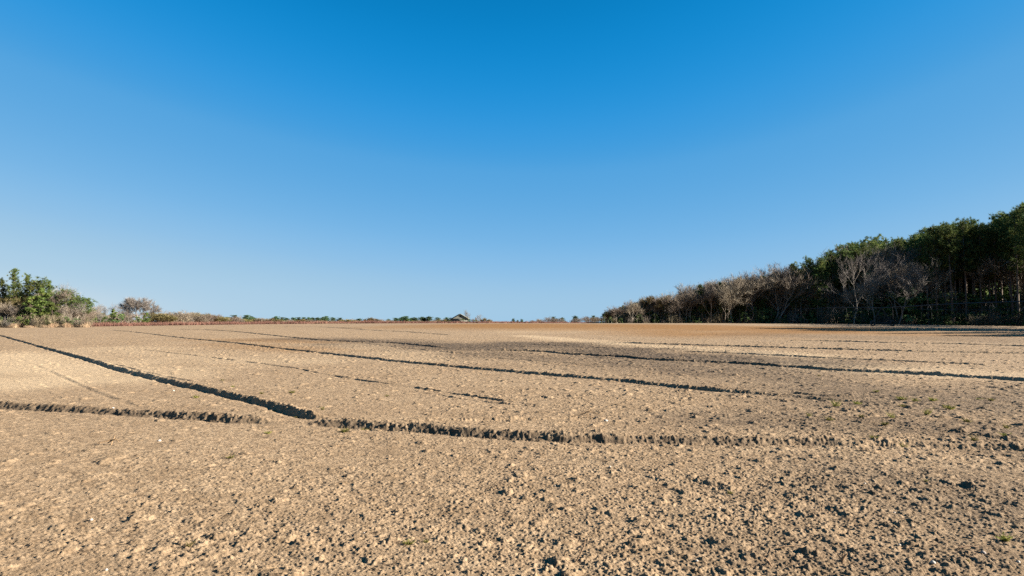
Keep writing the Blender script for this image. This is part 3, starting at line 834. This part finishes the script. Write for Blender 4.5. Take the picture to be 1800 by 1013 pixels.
# ------------------------------------------------------------------ beyond the field
def skyline():
    g1, g2, g3 = "leafless trees beyond the red strip", "pines on the skyline", "bushes beyond the red strip"
    m = Mass()
    for k in range(150):
        px = RNG.uniform(158, 800); d = float(np.interp(px, [160, 300, 480, 800], [285, 330, 450, 500])) + RNG.uniform(-6, 25)
        top = float(np.interp(px, [160, 260, 330, 400, 470, 800], [549, 552, 555, 559, 562, 564])) + RNG.uniform(-2, 3)
        if 222 < px < 282: top += 6
        m.add(RNG.choice(["bare", "bare", "brush", "cedar"]), x_at(px, d), d, max(1.2, z_at(top, d) - zt(x_at(px, d), d)), 2.0)
    m.build("scrub", "low brown and green scrub running along the skyline under the trees")
    # near part, behind the red strip
    plant("roundbare", "round_bare_tree", 252, 262, ytop=519, label="large round crowned grey leafless tree, tallest beyond the red strip", cat="tree", group=g1, wide=1.25)
    for px, top, d, v, lb in [(165, 536, 250, 0, "grey leafless tree just right of the copse, beyond the red strip"), (181, 531, 255, 1, "upright grey leafless tree left of the dark green cedar"),
                              (199, 530, 258, 2, "wispy upright leafless tree above the dark green cedar"), (214, 540, 260, 0, "grey leafless tree between the cedar and the round tree"),
                              (228, 535, 262, 1, "grey leafless tree left of the round crowned tree"), (172, 544, 246, 1, "low grey leafless tree close to the copse")]:
        plant("wisp", "bare_tree", px, d, ytop=top, var=v, label=lb, cat="tree", group=g1, wide=1.15)
    for px, top, d, kd, lb in [(200, 543, 245, "cedar", "dark green cedar, largest evergreen beyond the red strip"), (166, 550, 242, "cedar", "dark green cedar next to the copse, beyond the red strip"),
                               (258, 549, 247, "cedar", "dark green cedar under the round crowned tree"), (213, 551, 244, "shrub", "dark shrub right of the largest cedar"),
                               (190, 556, 243, "shrub", "dark shrub left of the largest cedar"), (243, 556, 246, "shrub", "dark shrub left of the cedar under the round tree")]:
        plant(kd, "cedar_tree" if kd == "cedar" else "dark_shrub", px, d, ytop=top, label=lb, cat="tree" if kd == "cedar" else "shrub", group=g3, wide=1.1)
    i = 0
    rows = [(232, 546), (272, 549), (283, 551), (292, 553), (303, 547), (311, 548), (319, 546), (327, 550), (335, 551), (345, 554), (354, 551), (363, 551), (371, 553), (379, 557), (394, 558), (403, 557), (411, 559), (420, 557), (428, 560), (452, 561), (460, 560), (468, 561), (476, 561), (505, 563), (530, 563), (550, 563), (606, 563), (614, 562), (622, 564), (655, 560), (664, 561), (672, 563), (690, 564), (737, 564), (764, 563), (778, 563)]
    for px, top in rows:
        d = np.interp(px, [230, 480, 800], [300, 430, 480]) + RNG.uniform(-8, 8)
        plant(RNG.choice(["bare", "bare", "bare", "wisp", "olive"]), "bare_tree", px, d, ytop=top - 3, label="leafless brown tree low on the skyline left of the barn, %s from the left" % ORD[i], cat="tree", group="low leafless trees on the skyline", wide=2.2)
        i += 1
    for px, top, lb in [(388, 550, "thin wispy leafless tree standing above the low brown ones"), (664, 559, "grey leafless tree above the gap in the skyline pines")]:
        plant("wisp", "bare_tree", px, 390, ytop=top, label=lb, cat="tree", group=g1, wide=.9)
    i = 0
    pines = [(412, 556, 1), (435, 556, 1.3), (443, 558, 1), (448, 561, 1), (486, 558, 1), (497, 560, .9), (506, 561, 1), (516, 560, .9), (525, 560, 1), (534, 560, .9), (543, 560, 1), (551, 560, 1), (560, 560, 1), (567, 559, 1), (574, 558, 1), (587, 560, 1), (598, 561, 1), (632, 562, 1.2), (641, 564, 1), (682, 563, 1), (698, 561, 1.2), (706, 559, 1.2), (714, 558, 1.2), (722, 561, 1), (731, 560, 1.2), (740, 559, 1.2), (747, 560, 1), (756, 558, 1.1), (771, 560, 1), (786, 560, .9)]
    for px, top, wd in pines:
        d = np.interp(px, [400, 480, 800], [380, 520, 560]) + RNG.uniform(-8, 8)
        plant("far_pine", "skyline_pine", px, d, ytop=top - 3, label="dark green pine on the skyline left of the barn, %s from the left" % ORD[i], cat="tree", group=g2, wide=wd * 2.1)
        i += 1
    # round the barn and to its right
    for px, top, d, kd, v, lb, wd in [(828, 541, 345, "wisp", 2, "tallest thin leafless tree, just right of the grey barn", .8), (819, 552, 342, "wisp", 1, "thin leafless tree close to the barn's right eave", .7),
                                  (842, 551, 348, "wisp", 0, "thin leafless tree right of the tallest one by the barn", .9), (835, 555, 340, "bare", 1, "brown leafless tree between the tall thin ones by the barn", 1.2),
                                  (850, 558, 343, "olive", 0, "olive brown rounded tree right of the barn", 1.6), (860, 560, 350, "bare", 2, "low brown tree tailing off right of the barn", 1.4),
                                  (793, 556, 338, "bare", 0, "brown leafless tree against the barn's left wall", 1.1), (872, 563, 360, "wisp", 2, "tiny wispy tree right of the barn's trees", 1)]:
        plant(kd, "bare_tree", px, d, ytop=top, var=v, label=lb, cat="tree", group="leafless trees round the barn", wide=wd)
    for px, top, lb in [(812, 560, "dark shrub before the middle of the barn"), (824, 561, "dark shrub at the barn's right corner"), (836, 562, "green shrub right of the barn"), (790, 562, "dark shrub left of the barn")]:
        plant("shrub", "dark_shrub", px, 326, ytop=top, label=lb, cat="shrub", group="shrubs round the barn", wide=1.1)
    for px, top, kd, lb in [(902, 560, "far_pine", "lone thin pine right of the barn"), (910, 563, "far_pine", "tiny pine beside the lone thin one"), (918, 561, "far_pine", "thin pine, last before the brown bushes"),
                            (973, 557, "far_pine", "pine among the brown bushes right of centre"), (987, 558, "far_pine", "pine at the right end of the brown bushes"), (1010, 555, "far_pine", "dark pine standing alone between the bushes and the wood"), (1043, 555, "far_pine", "dark pine just left of the wood")]:
        plant(kd, "skyline_pine", px, 460, ytop=top - 1, label=lb, cat="tree", group="pines right of the barn", wide=1.1 if px < 930 else 1.7)
    i = 0
    for px, top in [(948, 560), (956, 558), (963, 556), (971, 558), (979, 559), (992, 561), (1003, 559), (1016, 558), (1023, 558), (1030, 555), (1037, 557), (1048, 556), (1054, 557), (938, 563), (928, 564)]:
        plant(RNG.choice(["bare", "wisp"]), "bare_tree", px, 420 + RNG.uniform(-15, 15), ytop=top - 1, label="low brown bush on the skyline right of the barn, %s as built" % ORD[i] if False else "low leafless tree between the barn and the wood, one of the brown skyline clump",
              cat="tree", group="low leafless trees between barn and wood", wide=2.2)
        i += 1
skyline()

def barn():
    d = 335.0; x = x_at(808, d); z0 = zt(x, d)
    top = z_at(553, d) - z0; eave = z_at(560.5, d) - z0
    hw, dp, rz = 3.7, 5.0, math.radians(9)
    root = empty("barn", (x, d, z0), rz)
    tag(root, "weathered grey barn with a dark gable roof, half hidden by shrubs", "barn")
    w = MB()
    V = [[-hw, -dp, 0], [hw, -dp, 0], [hw, -dp, eave], [0, -dp, top], [-hw, -dp, eave]]
    V += [[a, dp, c] for a, b, c in V]
    w.add(V, None, [[0, 1, 2, 4], [5, 9, 7, 6], [0, 5, 6, 1], [1, 6, 7, 2], [0, 4, 9, 5]])
    w.add(V, [[4, 2, 3], [9, 8, 7]])
    w.build("wall", M['plank'], root)
    r = MB()
    for s in (-1, 1):
        sl = (top - eave) / hw
        a = np.array([[0, top + .05], [s * (hw + .6), eave - .6 * sl + .05], [s * (hw + .6), eave - .6 * sl + .25], [0, top + .27]])
        P = [[p[0], -dp - .5, p[1]] for p in a] + [[p[0], dp + .5, p[1]] for p in a]
        r.add(P, None, [[0, 1, 2, 3], [7, 6, 5, 4], [0, 4, 5, 1], [1, 5, 6, 2], [2, 6, 7, 3]])
    r.build("roof", M['roof'], root)
    m = MB(); m.box((-.6, -dp - .04, 1.25), (.95, .05, 1.25)); dr = m.build("door", M['dark'], root)
    m = MB(); m.box((-.6, -dp - .06, 2.58), (1.05, .06, .08)); m.build("lintel", M['plank'], dr)
    for px in (-2.5, 2.0):
        m = MB(); m.box((px, -dp - .03, 1.9), (.42, .04, .55)); f = m.build("window", M['dark'], root)
        m = MB()
        for q in (-1, 1): m.box((px + q * .46, -dp - .05, 1.9), (.05, .05, .66))
        for q in (-1, 1): m.box((px, -dp - .05, 1.9 + q * .61), (.41, .05, .05))
        m.build("frame", M['plank'], f)
    m = MB(); m.box((0, -dp - .03, top - 1.1), (.3, .04, .35)); m.build("loft_hatch", M['dark'], root)
barn()

# ------------------------------------------------------------------ the irrigation boom parked along the wood
def pivot():
    A, B = np.array([72.0, 172.0]), np.array([71.0, 62.0])
    root = empty("irrigation_boom", (A[0], A[1], zt(*A)))
    tag(root, "long dark irrigation boom on wheeled towers, parked in shade before the wood", "irrigation boom")
    L = float(np.hypot(*(B - A)))
    def at(t):
        p = A + (B - A) * t
        return np.array([p[0] - A[0], p[1] - A[1], zt(*p) - zt(*A)])
    tw = [.0, .36, .92]
    pipe, truss = MB(), MB()
    pts = []
    for k in range(45):
        t = k / 44.0
        ph = min(abs(t - q) for q in tw) / .22
        p = at(t); base = np.interp(t, tw + [1.0], [at(q)[2] for q in tw] + [at(1.0)[2]])
        pts.append([p[0], p[1], base + 3.55 + .35 * min(1, ph)])
    pipe.tube(pts, [.085] * len(pts), 8)
    pipe.build("pipe", M['steel'], root, smooth=True)
    for a, b in zip(tw[:-1], tw[1:]):
        for s in (-1, 1):
            pr = []
            for k in range(9):
                t = a + (b - a) * k / 8; u = k / 8
                p = at(t); base = np.interp(t, [a, b], [at(a)[2], at(b)[2]])
                q = np.array([p[0] + s * .55 * math.sin(math.pi * u), p[1], base + 3.6 - .75 * math.sin(math.pi * u)])
                pr.append(q)
                if 0 < k < 8: truss.tube([q, [p[0], p[1], base + 3.6 + .3 * math.sin(math.pi * u)]], [.025, .025], 4)
            truss.tube(pr, [.022] * len(pr), 4)
    truss.build("truss", M['steel'], root)
    for q in tw:
        m = MB(); p = at(q)
        for s in (-1, 1):
            for e in (-1, 1): m.tube([[p[0], p[1] + .12 * e, p[2] + 3.55], [p[0] + s * 1.9, p[1] + .12 * e, p[2] + .62]], [.05, .05], 4)
        m.tube([[p[0] - 2.0, p[1], p[2] + .62], [p[0] + 2.0, p[1], p[2] + .62]], [.08, .08], 6)
        t_ = m.build("tower", M['steel'], root)
        for s in (-1, 1):
            wm = MB(); c = np.array([p[0] + s * 1.9, p[1] - .28, p[2] + .55])
            ring = [c + np.array([.45 * math.cos(a), 0, .45 * math.sin(a)]) for a in np.linspace(0, 2 * math.pi, 17)]
            wm.tube(ring, [.13] * 17, 6); wm.tube([c + np.array([0, -.08, 0]), c + np.array([0, .3, 0])], [.16, .10], 8)
            wm.build("wheel", M['rubber'], t_, smooth=True)
    for k in range(36):
        t = .01 + .96 * k / 35
        p = at(t); base = p[2]
        m = MB(); m.tube([[p[0], p[1], base + 3.5], [p[0] + .12, p[1], base + 3.7], [p[0] + .16, p[1], base + 1.6]], [.018, .018, .018], 4)
        m.tube([[p[0] + .16, p[1], base + 1.6], [p[0] + .16, p[1], base + 1.45]], [.05, .02], 5)
        m.build("drop_hose", M['rubber'], root)
pivot()

# ------------------------------------------------------------------ small things lying and growing on the field
dg = bpy.context.evaluated_depsgraph_get()
def surface(x, y):
    hit, loc, nrm, idx = FIELD.ray_cast(Vector((x, y, 8.0)), Vector((0, 0, -1)))
    return loc.z if hit else zt(x, y)
def make_weed(seed, n=34, ln=.085, tall=.8):
    rng = np.random.default_rng(seed); lf, st = MB(), MB()
    az = rng.uniform(0, 6.28, n)
    D = np.stack([np.cos(az), np.sin(az), rng.uniform(.25, 1.6, n) * tall], 1); D /= np.linalg.norm(D, axis=1, keepdims=True)
    P = rng.normal(0, .02, (n, 3)) * np.array([1, 1, .3]) + np.array([0, 0, .01])
    lf.blades(P, D, ln * rng.uniform(.6, 1.4, n), .016, rng)
    k = rng.integers(0, n, n)
    lf.leaves(P[k] + D[k] * (ln * rng.uniform(.5, 1.0, n))[:, None], D[k] + rng.normal(0, .7, D.shape), .02 * rng.uniform(.6, 1.2, n), rng)
    for q in range(5): st.tube([[0, 0, -.01], D[q] * ln * .5, D[q] * ln * 1.1], [.004, .003, .002], 4)
    return lf.mesh("leaves", M['weed']), st.mesh("stem", M['stem'])
def weeds():
    kinds = [make_weed(1), make_weed(2, 44, .10, .6), make_weed(3, 26, .12, 1.2), make_weed(4, 54, .11, .5)]
    def put(px, py, s, label, group):
        p = ground_at(px, py); v = kinds[RNG.randrange(4)]
        root = empty("weed", (p[0], p[1], surface(*p) - .005), RNG.uniform(0, 6.28), s)
        tag(root, label, "weed", group)
        for me, nm in zip(v, ("leaves", "stem")):
            o = bpy.data.objects.new(nm, me); COL.objects.link(o); o.parent = root
    for px, py, s, lb in [(332, 962, 1.0, "bright green weed sprig in the lower left sand"), (718, 958, 1.0, "yellow green sprig at the lower middle, left of its smaller twin"), (749, 954, .7, "smaller yellow sprig right of its twin in the lower middle"),
                          (1284, 868, .9, "single green sprig on bare crumbs below the near ridge, right of centre"), (1766, 952, 1.5, "yellow green clump near the lower right corner"), (405, 806, 1.3, "faint olive weed below the near left ridge"),
                          (1700, 990, .6, "tiny green seedling below the yellow clump near the lower right corner"), (1628, 846, .7, "small green seedling among clods right of the single sprig")]:
        put(px, py, s * .45, lb, "weed sprigs in the foreground soil")
    left = sorted([(391, 669), (409, 681), (460, 693), (482, 720), (523, 731), (567, 721), (642, 753), (471, 763), (513, 691), (606, 760), (345, 700), (680, 697)])
    for i, (px, py) in enumerate(left):
        put(px, py, RNG.uniform(.5, .9), "small olive weed by the two crossing left ridges, %s from the left" % ORD[i], "weeds by the crossing left ridges")
    right = sorted([(1585, 704), (1609, 706), (1587, 716), (1669, 720), (1567, 735), (1514, 735), (1629, 731), (1507, 712), (1770, 754), (1769, 769), (1589, 787), (1537, 771), (1713, 775), (1742, 705), (1722, 703), (1422, 733), (1458, 739), (1555, 749), (1470, 716), (1640, 705), (1700, 742), (1245, 683), (1440, 662), (1540, 690)])
    for i, (px, py) in enumerate(right):
        put(px, py, RNG.uniform(.6, 1.15), "yellow green weed among the rough clods at right, %s from the left" % ORD[i], "weeds among the clods at right")
    # white stones
    rng = np.random.default_rng(12)
    st = sorted([(1065, 741, 1.6), (160, 918, 1.2), (187, 1003, .9), (198, 719, 1.4), (280, 776, 1.2), (1072, 822, 1.2), (1085, 868, .7), (1520, 853, .9), (1572, 902, .8), (1640, 994, 1.3), (1728, 974, 1.5), (1581, 960, .8), (305, 688, 1.4), (520, 716, 1.3), (975, 855, .7), (1225, 990, .9), (1790, 990, 1.0), (1265, 894, .7), (640, 940, .6)])
    for i, (px, py, s) in enumerate(st):
        V = []
        for a in range(4):
            rr = [.3, 1.0, .85, .35][a]
            for b in range(7): V.append([rr * math.cos(b * .898) * rng.uniform(.8, 1.2), rr * math.sin(b * .898) * rng.uniform(.7, 1.1), [-.5, 0, .45, .75][a] * rng.uniform(.85, 1.1)])
        Q = [[a * 7 + b, a * 7 + (b + 1) % 7, (a + 1) * 7 + (b + 1) % 7, (a + 1) * 7 + b] for a in range(3) for b in range(7)]
        V.append([0, 0, .8]); V.append([0, 0, -.5])
        m = MB(); V = np.array(V) * .014 * s * (1.0 if py > 800 else 1.7)
        m.add(V, [[21 + b, 21 + (b + 1) % 7, 28] for b in range(7)] + [[(b + 1) % 7, b, 29] for b in range(7)], Q)
        o = m.build("stone", M['stone']); p = ground_at(px, py)
        o.location = (p[0], p[1], surface(*p) + .004); o.rotation_euler = (0, 0, RNG.uniform(0, 6))
        tag(o, "small white stone lying on the sandy soil, %s from the left" % ORD[i], "stone", "white stones scattered on the field")
    # scraps of old straw and root pressed into the soil
    rng = np.random.default_rng(77); b = MB()
    for q in range(900):
        y = 3.6 + 20 * rng.random() ** 1.7; x = rng.uniform(-.85, .85) * y
        z = surface(x, y) + .004; a = rng.uniform(0, 3.14); ln = rng.uniform(.02, .09) * (1 if rng.random() < .9 else 2)
        d = np.array([math.cos(a), math.sin(a), rng.normal(0, .15)]); p = np.array([x, y, z])
        b.tube([p - d * ln / 2, p + np.array([rng.normal(0, .006), rng.normal(0, .006), .004]), p + d * ln / 2], [.0016, .0022, .0012], 3)
    tag(b.build("straw_litter", M['stem']), "scraps of brown straw and root lying on the soil", "litter", kind="stuff")
    # dry stalks
    def stalk(name, px, py, lines, label, s=1.0):
        m = MB(); p = ground_at(px, py)
        for pts in lines: m.tube(np.array(pts) * s, np.linspace(.006, .003, len(pts)) * s, 5)
        o = m.build(name, M['stem']); o.location = (p[0], p[1], surface(*p) - .004)
        tag(o, label, "stalk", "dry stalks left on the field")
    stalk("dry_stalk", 1012, 988, [[[0, 0, 0], [.03, 0, .05], [.06, .01, .105], [.07, .02, .15]]], "thin dark stalk leaning right near the bottom middle")
    stalk("dry_stalk", 1481, 990, [[[0, 0, 0], [0, 0, .05], [.01, 0, .07]], [[0, 0, .02], [.03, 0, .06]], [[0, 0, .02], [-.025, .01, .055]], [[0, 0, .03], [.015, -.02, .065]]], "short forked dead stalk standing near the lower right", 1.2)
    stalk("dry_stalk", 1392, 967, [[[-.10, 0, .02], [0, .01, .03], [.08, 0, .02], [.12, .02, .03]]], "dark twig lying flat left of the forked stalk")
    stalk("dry_stalk", 195, 783, [[[-.14, 0, .02], [0, .01, .06], [.12, 0, .04]], [[-.05, .03, .02], [.05, 0, .07], [.10, -.03, .03]], [[-.1, -.02, .03], [.06, .04, .06]], [[0, 0, 0], [.03, .02, .10]]], "clump of brown dead stalks in the sand below the left ridge", 1.3)
    stalk("dry_stalk", 1032, 735, [[[-.2, 0, .02], [0, .01, .09], [.22, 0, .04]], [[-.12, .05, .02], [.05, 0, .10], [.2, -.05, .03]], [[-.05, -.02, .03], [.1, .04, .12]], [[0, 0, 0], [.03, .02, .13]], [[.1, 0, 0], [-.1, .02, .08]]], "reddish clump of dead stalks on the crumbled row beyond the near ridge", 1.2)
    stalk("dry_stalk", 1357, 997, [[[0, 0, 0], [-.02, 0, .04], [-.05, 0, .07]]], "short dead stalk leaning left, beside the forked one")
    stalk("dry_stalk", 1700, 968, [[[-.06, 0, .02], [.03, .01, .03], [.09, 0, .02]]], "thin twig lying flat left of the yellow clump")
weeds()
